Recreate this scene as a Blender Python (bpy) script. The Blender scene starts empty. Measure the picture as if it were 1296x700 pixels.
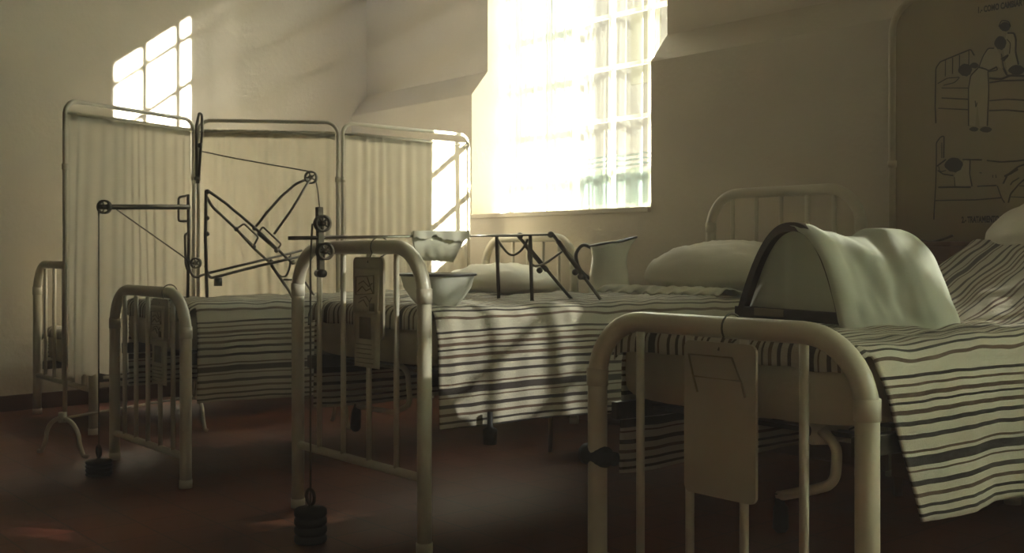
import bpy, bmesh, math, random
from mathutils import Vector, Matrix, noise
random.seed(7)
PI = math.pi
# ------------------------------------------------------------------ units and view
U = 0.92                       # one drawing unit (= eye height) in metres; shapes are laid out in drawing units
F, CX, HY = 1350.0, 648.0, 320.0
YAW = math.radians(49.4)
c_, s_ = math.cos(YAW), math.sin(YAW)
sc = bpy.context.scene
COL = sc.collection

def ray(px, py):
    a, b = (px - CX) / F, -(py - HY) / F
    return Vector((c_ * a - s_, s_ * a + c_, b))
EYE = Vector((0, 0, 1))
def on(px, py, n, d):          # where the sight line through a measured point meets the plane n.p = d
    r = ray(px, py); n = Vector(n)
    return EYE + r * ((d - n.dot(EYE)) / n.dot(r))
def onx(px, py, x): return on(px, py, (1, 0, 0), x)
def ony(px, py, y): return on(px, py, (0, 1, 0), y)
def onz(px, py, z): return on(px, py, (0, 0, 1), z)

# ------------------------------------------------------------------ materials
def lin(r, g, b):
    f = lambda v: (v / 255 / 12.92) if v / 255 <= .04045 else ((v / 255 + .055) / 1.055) ** 2.4
    return (f(r), f(g), f(b), 1)
def nmat(name):
    m = bpy.data.materials.new(name); m.use_nodes = True
    nt = m.node_tree; nt.nodes.clear()
    out = nt.nodes.new('ShaderNodeOutputMaterial')
    return m, nt, out
def principled(name, col, rough=.6, metal=0., var=.12, scale=8., bump=.0, bscale=60., var2=None):
    m, nt, out = nmat(name)
    p = nt.nodes.new('ShaderNodeBsdfPrincipled')
    p.inputs['Roughness'].default_value = rough; p.inputs['Metallic'].default_value = metal
    tc = nt.nodes.new('ShaderNodeTexCoord')
    n = nt.nodes.new('ShaderNodeTexNoise'); n.inputs['Scale'].default_value = scale; n.inputs['Detail'].default_value = 5
    nt.links.new(tc.outputs['Object'], n.inputs['Vector'])
    mix = nt.nodes.new('ShaderNodeMix'); mix.data_type = 'RGBA'
    dark = var2 or tuple(v * (1 - var * 2) for v in col[:3]) + (1,)
    mix.inputs[6].default_value = dark; mix.inputs[7].default_value = col
    mr = nt.nodes.new('ShaderNodeMapRange'); mr.inputs[1].default_value = .3; mr.inputs[2].default_value = .6
    nt.links.new(n.outputs['Fac'], mr.inputs[0]); nt.links.new(mr.outputs[0], mix.inputs[0])
    nt.links.new(mix.outputs[2], p.inputs['Base Color'])
    if bump:
        n2 = nt.nodes.new('ShaderNodeTexNoise'); n2.inputs['Scale'].default_value = bscale; n2.inputs['Detail'].default_value = 4
        nt.links.new(tc.outputs['Object'], n2.inputs['Vector'])
        b = nt.nodes.new('ShaderNodeBump'); b.inputs['Strength'].default_value = bump; b.inputs['Distance'].default_value = .01
        nt.links.new(n2.outputs['Fac'], b.inputs['Height']); nt.links.new(b.outputs[0], p.inputs['Normal'])
    nt.links.new(p.outputs[0], out.inputs[0])
    return m
def cloth(name, col, transl=.35, transp=0., weave=0.):
    m, nt, out = nmat(name)
    d = nt.nodes.new('ShaderNodeBsdfDiffuse'); t = nt.nodes.new('ShaderNodeBsdfTranslucent')
    tc = nt.nodes.new('ShaderNodeTexCoord')
    n = nt.nodes.new('ShaderNodeTexNoise'); n.inputs['Scale'].default_value = 14; n.inputs['Detail'].default_value = 6
    nt.links.new(tc.outputs['Object'], n.inputs['Vector'])
    mix = nt.nodes.new('ShaderNodeMix'); mix.data_type = 'RGBA'
    mix.inputs[6].default_value = tuple(v * .86 for v in col[:3]) + (1,); mix.inputs[7].default_value = col
    nt.links.new(n.outputs['Fac'], mix.inputs[0])
    nt.links.new(mix.outputs[2], d.inputs[0]); nt.links.new(mix.outputs[2], t.inputs[0])
    ms = nt.nodes.new('ShaderNodeMixShader'); ms.inputs[0].default_value = transl
    nt.links.new(d.outputs[0], ms.inputs[1]); nt.links.new(t.outputs[0], ms.inputs[2])
    last = ms
    if transp:
        tr = nt.nodes.new('ShaderNodeBsdfTransparent')
        m2 = nt.nodes.new('ShaderNodeMixShader'); m2.inputs[0].default_value = transp
        nt.links.new(ms.outputs[0], m2.inputs[1]); nt.links.new(tr.outputs[0], m2.inputs[2]); last = m2
    nt.links.new(last.outputs[0], out.inputs[0])
    return m

M = {}
M['wall'] = principled('wall_paint', lin(206, 194, 172), .75, var=.05, scale=2.2, bump=.25, bscale=35)
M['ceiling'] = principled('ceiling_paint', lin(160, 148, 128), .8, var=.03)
M['base'] = principled('baseboard_paint', lin(96, 62, 46), .5, var=.1)
M['bed'] = principled('cream_enamel', lin(200, 191, 168), .32, var=.06, scale=6)
M['white_enamel'] = principled('white_enamel', lin(222, 222, 206), .22, var=.05)
M['chipped'] = principled('chipped_rim', lin(52, 44, 38), .4, var=.1)
M['iron'] = principled('dark_nickel', lin(98, 90, 78), .36, .85, var=.2, scale=30)
M['black'] = principled('black_rubber', lin(30, 28, 26), .5, var=.1)
M['chrome'] = principled('worn_chrome', lin(170, 165, 150), .25, .9, var=.1)
M['cord'] = principled('grey_cord', lin(92, 84, 70), .8)
M['mattress'] = principled('mattress_ticking', lin(196, 186, 160), .85, var=.06, bump=.2)
M['pillow'] = principled('pillow_cotton', lin(216, 210, 192), .85, var=.04, scale=4, bump=.12, bscale=220)
M['screen'] = cloth('screen_cloth', lin(210, 202, 182), .5)
M['screen_hem'] = cloth('screen_hem_cloth', lin(176, 166, 140), .2)
M['cradle'] = cloth('cradle_cotton', lin(214, 214, 196), .22)
M['sling'] = cloth('sling_gauze', lin(214, 210, 190), .25)
M['dense'] = cloth('dense_curtain', lin(220, 224, 214), .17, .003)
M['sheer'] = cloth('sheer_curtain', lin(176, 174, 158), .06, .62)
M['hem'] = cloth('curtain_hem', lin(140, 166, 164), .05, .40)
M['wood'] = principled('dark_wood', lin(62, 44, 32), .5, var=.2, scale=20)
M['cabinet'] = principled('brown_wood', lin(122, 88, 62), .5, var=.15, scale=12)
M['board'] = principled('clip_board_paint', lin(176, 164, 138), .55, var=.05)
M['paper'] = principled('old_paper', lin(190, 180, 152), .8, var=.06)
M['ink'] = principled('printing_ink', lin(44, 34, 26), .8)
M['wash'] = principled('printed_grey', lin(128, 116, 92), .8)
M['print'] = principled('printed_sheet', lin(160, 146, 110), .75, var=.04)
M['print_white'] = principled('printed_white', lin(178, 166, 132), .75, var=.03)
M['panel_tube'] = principled('panel_tube_enamel', lin(190, 176, 140), .4)
M['frame'] = principled('window_paint', lin(214, 208, 190), .5)
M['brass'] = principled('label_plate', lin(140, 126, 96), .45, .4)
M['weight'] = principled('cast_iron', lin(58, 50, 42), .6, .5, var=.2)

def floor_mat():
    m, nt, out = nmat('floor_tiles')
    p = nt.nodes.new('ShaderNodeBsdfPrincipled'); tc = nt.nodes.new('ShaderNodeTexCoord')
    p.inputs['Specular IOR Level'].default_value = .22
    br = nt.nodes.new('ShaderNodeTexBrick'); br.offset = 0
    br.inputs['Color1'].default_value = lin(118, 68, 46); br.inputs['Color2'].default_value = lin(104, 60, 42)
    br.inputs['Mortar'].default_value = lin(74, 50, 40)
    br.inputs['Scale'].default_value = 1; br.inputs['Mortar Size'].default_value = .004
    br.inputs['Brick Width'].default_value = .2; br.inputs['Row Height'].default_value = .2
    nt.links.new(tc.outputs['Object'], br.inputs['Vector'])
    n = nt.nodes.new('ShaderNodeTexNoise'); n.inputs['Scale'].default_value = 3; n.inputs['Detail'].default_value = 6
    nt.links.new(tc.outputs['Object'], n.inputs['Vector'])
    mix = nt.nodes.new('ShaderNodeMix'); mix.data_type = 'RGBA'; mix.blend_type = 'MULTIPLY'; mix.inputs[0].default_value = .5
    nt.links.new(br.outputs['Color'], mix.inputs[6]); nt.links.new(n.outputs['Color'], mix.inputs[7])
    nt.links.new(mix.outputs[2], p.inputs['Base Color'])
    mr = nt.nodes.new('ShaderNodeMapRange'); mr.inputs[3].default_value = .42; mr.inputs[4].default_value = .68
    nt.links.new(n.outputs['Fac'], mr.inputs[0]); nt.links.new(mr.outputs[0], p.inputs['Roughness'])
    nt.links.new(p.outputs[0], out.inputs[0]); return m
M['floor'] = floor_mat()

def glass_mat():
    m, nt, out = nmat('window_glass')
    t = nt.nodes.new('ShaderNodeBsdfTransparent'); g = nt.nodes.new('ShaderNodeBsdfGlossy')
    g.inputs['Roughness'].default_value = .02
    t.inputs[0].default_value = (.96, .98, .97, 1)
    ms = nt.nodes.new('ShaderNodeMixShader'); ms.inputs[0].default_value = .05
    nt.links.new(t.outputs[0], ms.inputs[1]); nt.links.new(g.outputs[0], ms.inputs[2])
    nt.links.new(ms.outputs[0], out.inputs[0]); return m
M['glass'] = glass_mat()

def blanket_mat(name, tint=1.0):
    m, nt, out = nmat(name)
    p = nt.nodes.new('ShaderNodeBsdfPrincipled'); p.inputs['Roughness'].default_value = .9
    uv = nt.nodes.new('ShaderNodeUVMap'); uv.uv_map = 'UVMap'
    sp = nt.nodes.new('ShaderNodeSeparateXYZ'); nt.links.new(uv.outputs[0], sp.inputs[0])
    md = nt.nodes.new('ShaderNodeMath'); md.operation = 'FRACT'
    nt.links.new(sp.outputs[0], md.inputs[0])
    cr = nt.nodes.new('ShaderNodeValToRGB'); cr.color_ramp.interpolation = 'CONSTANT'
    cream, dk, br = lin(182, 175, 154), lin(60, 52, 46), lin(96, 76, 60)
    stripes = [(0, 2, dk), (9, 3, br), (25, 3, dk), (32, 2, br), (39, 4, br), (46, 2, dk), (53, 4, br), (62, 4, dk),
               (73, 4, dk), (86, 2, br), (91, 8, dk), (102, 2, br), (111, 4, dk), (121, 3, br), (130, 3, dk)]
    els = cr.color_ramp.elements
    els[0].position = 0; els[0].color = stripes[0][2]
    els[1].position = 2.2 / 138; els[1].color = cream
    for a, w, cc in stripes[1:]:
        e = els.new(a / 138); e.color = cc
        e = els.new((a + w) / 138); e.color = cream
    nt.links.new(md.outputs[0], cr.inputs[0])
    tc = nt.nodes.new('ShaderNodeTexCoord')
    n = nt.nodes.new('ShaderNodeTexNoise'); n.inputs['Scale'].default_value = 260; n.inputs['Detail'].default_value = 3
    nt.links.new(tc.outputs['Object'], n.inputs['Vector'])
    b = nt.nodes.new('ShaderNodeBump'); b.inputs['Strength'].default_value = .35; b.inputs['Distance'].default_value = .004
    nt.links.new(n.outputs['Fac'], b.inputs['Height']); nt.links.new(b.outputs[0], p.inputs['Normal'])
    nt.links.new(cr.outputs[0], p.inputs['Base Color']); nt.links.new(p.outputs[0], out.inputs[0]); return m
M['blanket'] = blanket_mat('striped_blanket')

# ------------------------------------------------------------------ object helpers
def props(o, label=None, cat=None, group=None, kind=None):
    if label: o['label'] = label
    if cat: o['category'] = cat
    if group: o['group'] = group
    if kind: o['kind'] = kind
    return o
BASE = {}
def thing(name, loc, label, cat, group=None):
    o = bpy.data.objects.new(name, None); COL.objects.link(o); o.empty_display_size = .1
    loc = Vector(loc); o.location = loc * U; BASE[o] = loc
    return props(o, label, cat, group)
def obj(name, bm, mat, parent=None, smooth=True, loc=None, solid=0.):
    """one mesh object; vertices arrive in drawing units"""
    if loc is None:
        loc = BASE[parent] if parent is not None else Vector((0, 0, 0))
    loc = Vector(loc)
    for v in bm.verts: v.co = (v.co - loc) * U
    bmesh.ops.recalc_face_normals(bm, faces=bm.faces) if not solid else None
    me = bpy.data.meshes.new(name); bm.to_mesh(me); bm.free()
    if smooth:
        me.polygons.foreach_set('use_smooth', [True] * len(me.polygons))
    mats = mat if isinstance(mat, (list, tuple)) else [mat]
    for mm in mats: me.materials.append(mm)
    o = bpy.data.objects.new(name, me); COL.objects.link(o)
    if parent is not None:
        o.parent = parent; o.location = (loc - BASE[parent]) * U
    else:
        o.location = loc * U
    BASE[o] = loc
    if solid:
        md = o.modifiers.new('thick', 'SOLIDIFY'); md.thickness = solid * U; md.offset = 0
    return o
def sharp(o, ang=35):
    me = o.data
    bm = bmesh.new(); bm.from_mesh(me)
    for e in bm.edges:
        if len(e.link_faces) == 2 and e.calc_face_angle(0) > math.radians(ang): e.smooth = False
    bm.to_mesh(me); bm.free(); return o

def round_path(pts, rad, n=7):
    """polyline with its inner corners rounded"""
    pts = [Vector(p) for p in pts]; out = [pts[0]]
    for i in range(1, len(pts) - 1):
        a, p, b = pts[i - 1], pts[i], pts[i + 1]
        r = rad[i] if isinstance(rad, dict) and i in rad else (rad if not isinstance(rad, dict) else 0)
        r = min(r, (a - p).length * .49, (b - p).length * .49)
        if r <= 1e-5: out.append(p); continue
        p0 = p + (a - p).normalized() * r; p1 = p + (b - p).normalized() * r
        for k in range(n + 1):
            t = k / n; out.append((1 - t) ** 2 * p0 + 2 * t * (1 - t) * p + t * t * p1)
    out.append(pts[-1]); return out
def arc_corner(a, p, b, r, n=10):
    """true quarter-circle-like corner"""
    da, db = (a - p).normalized(), (b - p).normalized()
    o = p + (da + db) * r
    return [o - db * r * math.cos(t) - da * r * math.sin(t) for t in [PI / 2 * k / n for k in range(n + 1)]]
def tube(bm, pts, r, n=10, cap=True, closed=False):
    pts = [Vector(p) for p in pts]
    q = [pts[0]]
    for p in pts[1:]:
        if (p - q[-1]).length > 1e-6: q.append(p)
    pts = q; rings = []
    N = len(pts)
    t0 = (pts[1] - pts[0]).normalized()
    up = Vector((0, 0, 1)) if abs(t0.z) < .9 else Vector((1, 0, 0))
    nrm = (up - t0 * up.dot(t0)).normalized()
    for i, p in enumerate(pts):
        if i == 0: t = (pts[1] - pts[0]).normalized() if not closed else (pts[1] - pts[-1]).normalized()
        elif i == N - 1: t = (pts[-1] - pts[-2]).normalized() if not closed else (pts[0] - pts[-2]).normalized()
        else: t = ((pts[i] - pts[i - 1]).normalized() + (pts[i + 1] - pts[i]).normalized())
        if t.length < 1e-6: t = (pts[i] - pts[i - 1])
        t.normalize()
        nrm = nrm - t * nrm.dot(t)
        if nrm.length < 1e-6: nrm = t.orthogonal()
        nrm.normalize(); bn = t.cross(nrm)
        rr = r[i] if isinstance(r, (list, tuple)) else r
        rings.append([bm.verts.new(p + (nrm * math.cos(2 * PI * k / n) + bn * math.sin(2 * PI * k / n)) * rr) for k in range(n)])
    for i in range(N - 1 if not closed else N):
        A, B = rings[i], rings[(i + 1) % N]
        for k in range(n): bm.faces.new((A[k], A[(k + 1) % n], B[(k + 1) % n], B[k]))
    if cap and not closed:
        bm.faces.new(list(reversed(rings[0]))); bm.faces.new(rings[-1])
    return bm
def box(bm, lo, hi, bev=0.):
    lo, hi = Vector(lo), Vector(hi)
    r = bmesh.ops.create_cube(bm, size=1)
    vs = r['verts']; ctr = (lo + hi) / 2; d = hi - lo
    for v in vs: v.co = Vector((v.co.x * d.x, v.co.y * d.y, v.co.z * d.z)) + ctr
    if bev:
        es = list({e for v in vs for e in v.link_edges})
        bmesh.ops.bevel(bm, geom=es, offset=bev, segments=2, affect='EDGES', profile=.5)
    return bm
def obox(bm, o, ax, ay, az, bev=0.):
    """box from an origin corner and three edge vectors"""
    o, ax, ay, az = map(Vector, (o, ax, ay, az))
    vs = [bm.verts.new(o + ax * i + ay * j + az * k) for k in (0, 1) for j in (0, 1) for i in (0, 1)]
    fs = [bm.faces.new([vs[i] for i in q]) for q in ((0, 2, 3, 1), (4, 5, 7, 6), (0, 1, 5, 4), (2, 6, 7, 3), (0, 4, 6, 2), (1, 3, 7, 5))]
    if bev:
        es = list({e for f in fs for e in f.edges})
        bmesh.ops.bevel(bm, geom=es, offset=bev, segments=2, affect='EDGES', profile=.5)
    return bm
def lathe(bm, ctr, prof, n=40, sx=1., sy=1.):
    ctr = Vector(ctr); rings = []
    for r, z in prof:
        rings.append([bm.verts.new(ctr + Vector((r * math.cos(2 * PI * k / n) * sx, r * math.sin(2 * PI * k / n) * sy, z))) for k in range(n)])
    for A, B in zip(rings, rings[1:]):
        for k in range(n): bm.faces.new((A[k], A[(k + 1) % n], B[(k + 1) % n], B[k]))
    return bm
def disc_wheel(bm, ctr, axis, r, w, n=24):
    """grooved pulley wheel with a hub"""
    ctr, a = Vector(ctr), Vector(axis).normalized(); u = a.orthogonal().normalized(); v = a.cross(u)
    prof = [(0, .8), (.25, .8), (.3, .5), (.62, .5), (.68, 1), (1, 1), (.84, .25), (.84, -.25), (1, -1), (.68, -1), (.62, -.5), (.3, -.5), (.25, -.8), (0, -.8)]
    rings = []
    for pr, pz in prof:
        if pr == 0: rings.append([bm.verts.new(ctr + a * pz * w / 2)] * n); continue
        rings.append([bm.verts.new(ctr + (u * math.cos(2 * PI * k / n) + v * math.sin(2 * PI * k / n)) * r * pr + a * pz * w / 2) for k in range(n)])
    for A, B in zip(rings, rings[1:]):
        for k in range(n):
            q = [A[k], A[(k + 1) % n], B[(k + 1) % n], B[k]]
            q = [x for i, x in enumerate(q) if x not in q[:i]]
            if len(q) > 2: bm.faces.new(q)
    return bm
def grid(bm, fn, nu, nv, uvfn=None, keep=None):
    vs = [[bm.verts.new(fn(i / nu, j / nv)) for i in range(nu + 1)] for j in range(nv + 1)]
    uvl = bm.loops.layers.uv.new('UVMap') if uvfn else None
    for j in range(nv):
        for i in range(nu):
            if keep and not keep((i + .5) / nu, (j + .5) / nv): continue
            f = bm.faces.new((vs[j][i], vs[j][i + 1], vs[j + 1][i + 1], vs[j + 1][i]))
            if uvl:
                for lp, (a, b) in zip(f.loops, ((i, j), (i + 1, j), (i + 1, j + 1), (i, j + 1))):
                    lp[uvl].uv = uvfn(a / nu, b / nv)
    loose = [v for v in bm.verts if not v.link_faces]
    bmesh.ops.delete(bm, geom=loose, context='VERTS')
    return bm
def nz(x, y, z=0., s=1.): return noise.noise(Vector((x * s, y * s, z * s)))
def B(): return bmesh.new()

# ------------------------------------------------------------------ the room
XL, XR, YB, YF, ZC = -7.19, 4.2, 4.5, -4.2, 4.75
WZ0, WZ1 = 1.26, 3.98
WIN = [(-5.67, -4.05), (-.35, 1.27), (2.2, 3.82)]  # only the first is in view; the others are added to light the room
YG = 4.87
def struct(name, bm, m, smooth=False):
    return props(obj(name, bm, m, None, smooth), kind='structure')
def wall_prism(bm, x0, x1, z0, z1):
    prof = [(YB, 0), (YB, 2.075), (YB + .14, 2.245), (YB + .14, ZC)]
    pts = []
    def yat(z):
        if z <= 2.075: return YB
        if z >= 2.245: return YB + .14
        return YB + .14 * (z - 2.075) / .17
    zs = sorted({z0, z1} | {z for _, z in prof if z0 < z < z1})
    ring = [(yat(z), z) for z in zs] + [(YB + .40, z1), (YB + .40, z0)]
    a = [bm.verts.new((x0, y, z)) for y, z in ring]; b = [bm.verts.new((x1, y, z)) for y, z in ring]
    n = len(ring)
    bm.faces.new(a); bm.faces.new(list(reversed(b)))
    for k in range(n): bm.faces.new((a[k], b[k], b[(k + 1) % n], a[(k + 1) % n]))
bm = B(); xs = [XL - .3] + [x for w in WIN for x in w] + [XR + .3]
for k in range(0, len(xs), 2): wall_prism(bm, xs[k], xs[k + 1], 0, ZC)
for a, b in WIN:
    wall_prism(bm, a, b, 0, WZ0 - .03); wall_prism(bm, a, b, WZ1, ZC)
struct('wall_back', bm, M['wall'])
bm = B(); box(bm, (XL - .3, YF, 0), (XL, YB + .40, ZC)); struct('wall_left', bm, M['wall'])
RY0, RY1 = -3.4, -.5  # span of an unseen right-wall window, added for fill light
bm = B()
for lo, hi in (((XR, YF, 0), (XR + .3, RY0, ZC)), ((XR, RY1, 0), (XR + .3, YB + .40, ZC)), ((XR, RY0, 0), (XR + .3, RY1, WZ0)), ((XR, RY0, WZ1), (XR + .3, RY1, ZC))):
    box(bm, lo, hi)
struct('wall_right', bm, M['wall'])
bm = B()
for y in (RY0, RY0 + .725, RY0 + 1.45, RY0 + 2.175, RY1 - .04): box(bm, (XR + .22, y, WZ0), (XR + .27, y + .04, WZ1))
for z in (WZ0, WZ0 + .9, WZ0 + 1.8, WZ1 - .04): box(bm, (XR + .225, RY0, z), (XR + .265, RY1, z + .04))
w4 = props(obj('window_4', bm, M['frame'], None, False, loc=(XR + .25, (RY0 + RY1) / 2, WZ0)), kind='structure')
shade = cloth('added_shade_cloth', lin(176, 160, 144), .03, .0)  # cloth over the added side window, holds its light down
def rshade(u, v):
    y = RY0 + .02 + (RY1 - RY0 - .04) * u
    return Vector((XR + .12 + .03 * math.sin(u * 90 + 3 * nz(u * 4, 7)), y, WZ0 + .03 + (WZ1 - WZ0 - .06) * v))
RSH = rshade, shade
bm = B(); box(bm, (XR + .243, RY0 + .01, WZ0 + .01), (XR + .247, RY1 - .01, WZ1 - .01)); obj('window_glass', bm, M['glass'], w4, False)
bm = B(); box(bm, (XL - .3, YF - .3, 0), (XR + .3, YF, ZC)); struct('wall_front', bm, M['wall'])
bm = B(); box(bm, (XL - .3, YF - .3, -.1), (XR + .3, YB + .40, 0)); struct('floor', bm, M['floor'])
bm = B(); box(bm, (XL - .3, YF - .3, ZC), (XR + .3, YB + .40, ZC + .1)); struct('ceiling', bm, M['ceiling'])
bm = B(); box(bm, (XL, YF, 0), (XL + .02, YB, .1), .004); struct('baseboard_left', bm, M['base'])
bm = B(); box(bm, (XL + .02, YB - .02, 0), (XR, YB, .1), .004); struct('baseboard_back', bm, M['base'])

def window(idx, x0, x1):
    fr = B(); t = .045
    for lo, hi in (((x0, YG - .03, WZ0), (x0 + t, YG + .03, WZ1)), ((x1 - .02, YG - .03, WZ0), (x1, YG + .03, WZ1)),
                   ((x0, YG - .03, WZ0), (x1, YG + .03, WZ0 + t)), ((x0, YG - .03, WZ1 - .02), (x1, YG + .03, WZ1))):
        box(fr, lo, hi, .004)
    root = props(obj('window_%d' % idx, fr, M['frame'], None, False, loc=((x0 + x1) / 2, YG, WZ0)), kind='structure')
    mu = B()
    x = x1 - .33
    while x > x0 + .1:
        box(mu, (x - .012, YG - .018, WZ0), (x + .012, YG + .018, WZ1)); x -= .328
    z = 3.81
    while z > WZ0 + .1:
        box(mu, (x0, YG - .016, z - .012), (x1, YG + .016, z + .012)); z -= .328
    obj('glazing_bars', mu, M['frame'], root, False)
    g = B(); box(g, (x0 + .02, YG - .003, WZ0 + .02), (x1 - .02, YG + .001, WZ1 - .01))
    obj('window_glass', g, M['glass'], root, False)
    s = B(); box(s, (x0 - .0, YB - .025, WZ0 - .03), (x1 + .0, YG + .1, WZ0), .006)
    obj('window_sill', s, M['wall'], root, False)
    return root
window(1, *WIN[0]); window(2, *WIN[1]); window(3, *WIN[2])  # second and third stand out of view, put in for their light

def curtain(name, x0, x1, y, mat, label, folds, amp, z0=WZ0 + .02, z1=WZ1 - .03, hem=0., seed=0.):
    def fn(u, v):
        x = x0 + (x1 - x0) * u; z = z0 + (z1 - z0) * v
        ph = folds * 2 * PI * u + 1.6 * nz(u * 3 + seed, 0, v * .6)
        a = amp * (.75 + .35 * nz(u * 5, v * 1.2, seed))
        return Vector((x + .012 * nz(u * 4, v * 2, 3 + seed), y + a * math.sin(ph) + .3 * a * math.sin(2.7 * ph + 1), z + .006 * math.sin(ph * .5)))
    bm = B(); grid(bm, fn, int(folds * 14), 40)
    o = props(obj(name, bm, mat, None, True, loc=((x0 + x1) / 2, y, z0)), label, 'curtain')
    if hem:
        bm = B(); grid(bm, lambda u, v: fn(u, v * hem / (z1 - z0)) + Vector((0, -.004, 0)), int(folds * 14), 8)
        obj('hem', bm, M['hem'], o)
        bm = B()
        for q in (.0, .03, .06):
            vv = (hem + .015 + q) / (z1 - z0)
            grid(bm, lambda u, v: fn(u, vv + v * .004) + Vector((0, -.003, 0)), int(folds * 14), 1)
        obj('drawn_thread_band', bm, M['hem'], o)
    return o
curtain('window_curtain', -5.64, -4.965, 4.77, M['dense'], 'bright white gathered curtain over the window, thick half on the folding screen side', 9, .012)
curtain('sheer_curtain', -5.0, -4.065, 4.80, M['sheer'], 'thin see-through curtain over the window, panes showing, nearer the enamel pitcher', 7, .022, hem=.24, seed=5)
heavy = cloth('added_heavy_curtain', lin(206, 204, 190), .12, .018)  # cloth of the added second window, lets little light through
curtain('window_curtain', WIN[1][0] + .02, WIN[1][1] - .02, 4.78, heavy, 'pale curtain over the added second window beyond the printed panel', 12, .03, seed=9)
curtain('window_curtain', WIN[2][0] + .02, WIN[2][1] - .02, 4.78, cloth('added_pale_curtain', lin(214, 232, 216), .88, .03), 'pale curtain over the added third window at the far end from the folding screen', 12, .03, seed=14)  # cloth of the added third window, spreads its fill light
bm = B(); grid(bm, RSH[0], 150, 12)
props(obj('window_curtain', bm, RSH[1], None, True, loc=(XR + .12, (RY0 + RY1) / 2, WZ0)), 'drawn greenish curtain over the added wide window in the right wall', 'curtain')
# curtain rods
for a, b in WIN:
    bm = B(); tube(bm, [(a + .002, 4.84, WZ1 - .03), (b - .002, 4.84, WZ1 - .03)], .008)
    props(obj('curtain_rod', bm, M['chrome'], None, True, loc=((a + b) / 2, 4.84, WZ1 - .03)),
          'metal curtain rod across the top of the %s window' % ('first' if a < -2 else 'added second' if a < 1 else 'added third'), 'curtain rod')

# ------------------------------------------------------------------ beds
class Bed: pass
def make_bed(fl, fr, hl, hr, zfoot, zhead, zbar, ztop, nfoot, nhead, label, rr=.025, mt=.14, raise_fn=None, head_x=0.):
    b = Bed(); fl, fr, hl, hr = [Vector((p[0], p[1], 0)) for p in (fl, fr, hl, hr)]
    b.O = (fl + fr) / 2; b.H = (hl + hr) / 2
    wv = ((fr - fl) + (hr - hl)) / 2; b.w = wv.length / 2; b.A = wv.normalized()
    b.L = (b.H - b.O).length; b.Bv = (b.H - b.O).normalized()
    b.ztop = ztop; b.raise_fn = raise_fn or (lambda y: 0.)
    P = lambda x, y, z: b.O + b.A * x + b.Bv * y + Vector((0, 0, z))
    b.P = P
    root = thing('hospital_bed', b.O, label, 'bed', None); b.root = root
    def end(name, y, ztp, zb, nb, legname):
        R = .17
        pl, tl, tr, pr = P(-b.w, y, .03), P(-b.w, y, ztp - rr), P(b.w, y, ztp - rr), P(b.w, y, .03)
        path = [pl, P(-b.w, y, zb)] + arc_corner(P(-b.w, y, .5), tl, tr, R) + arc_corner(tl, tr, P(b.w, y, .5), R) + [P(b.w, y, zb), pr]
        bm = B(); tube(bm, path, rr, 16)
        for s in (-1, 1):                      # sleeve joints where the bend meets the post, feet
            tube(bm, [P(s * b.w, y, ztp - R - rr - .02), P(s * b.w, y, ztp - R - rr + .03)], rr * 1.1, 16)
        o = obj(name, bm, M['bed'], root)
        for s in (-1, 1):
            bm = B(); tube(bm, [P(s * b.w, y, 0), P(s * b.w, y, .035)], rr * 1.12, 14)
            obj('foot_ferrule', bm, M['bed'], o)
        bm = B(); tube(bm, [P(-b.w, y, zb), P(b.w, y, zb)], rr * .62, 12); obj('crossbar', bm, M['bed'], root)
        for k in range(nb):
            x = -b.w + 2 * b.w * (k + 1) / (nb + 1)
            x = x * 1.02
            zz = ztp - rr
            e = abs(x) - (b.w - R)
            if e > 0: zz = ztp - rr - R + math.sqrt(max(0, R * R - e * e))
            bm = B(); tube(bm, [P(x, y, zb), P(x, y, zz)], rr * .42, 10); obj('spindle', bm, M['bed'], root)
        return o
    b.foot = end('footboard_frame', 0, zfoot, zbar, nfoot, 'foot')
    b.head = end('headboard_frame', b.L, zhead, zbar + .1, nhead, 'head')
    zr = ztop - mt - .06
    for s in (-1, 1):
        bm = B()
        obox(bm, P(s * (b.w - .045) - .012, .02, zr - .05), b.A * .024, b.Bv * (b.L - .04), (0, 0, .05), .003)
        obj('side_rail', bm, M['iron'], root, False)
    bm = B()
    for k in range(9):
        y = .15 + (b.L - .3) * k / 8
        obox(bm, P(-b.w + .05, y, zr - .03), b.A * (2 * b.w - .1), b.Bv * .04, (0, 0, .012))
    obj('bed_spring', bm, M['iron'], root, False)
    # mattress, rounded edges, follows the raised back
    m0 = zr; th = ztop - .012 - m0; hw = b.w - .045
    bm = B(); ny = 40; sec = []
    for k in range(28):
        a = 2 * PI * k / 28
        q = lambda v: math.copysign(abs(v) ** .38, v)
        sec.append((q(math.cos(a)) * hw, q(math.sin(a)) * th / 2 + th / 2))
    rings = []
    for j in range(ny + 1):
        y = .05 + (b.L - .10) * j / ny
        g = 1 - .18 * (max(0, 1 - j / 1.5) + max(0, 1 - (ny - j) / 1.5)) * .6
        rings.append([bm.verts.new(P(x * (1 - (1 - g) * .3), y, m0 + th / 2 + (z - th / 2) * g + b.raise_fn(y))) for x, z in sec])
    for A_, B_ in zip(rings, rings[1:]):
        for k in range(28): bm.faces.new((A_[k], A_[(k + 1) % 28], B_[(k + 1) % 28], B_[k]))
    bm.faces.new(list(reversed(rings[0]))); bm.faces.new(rings[-1])
    obj('mattress', bm, M['mattress'], root)
    return b

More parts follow.
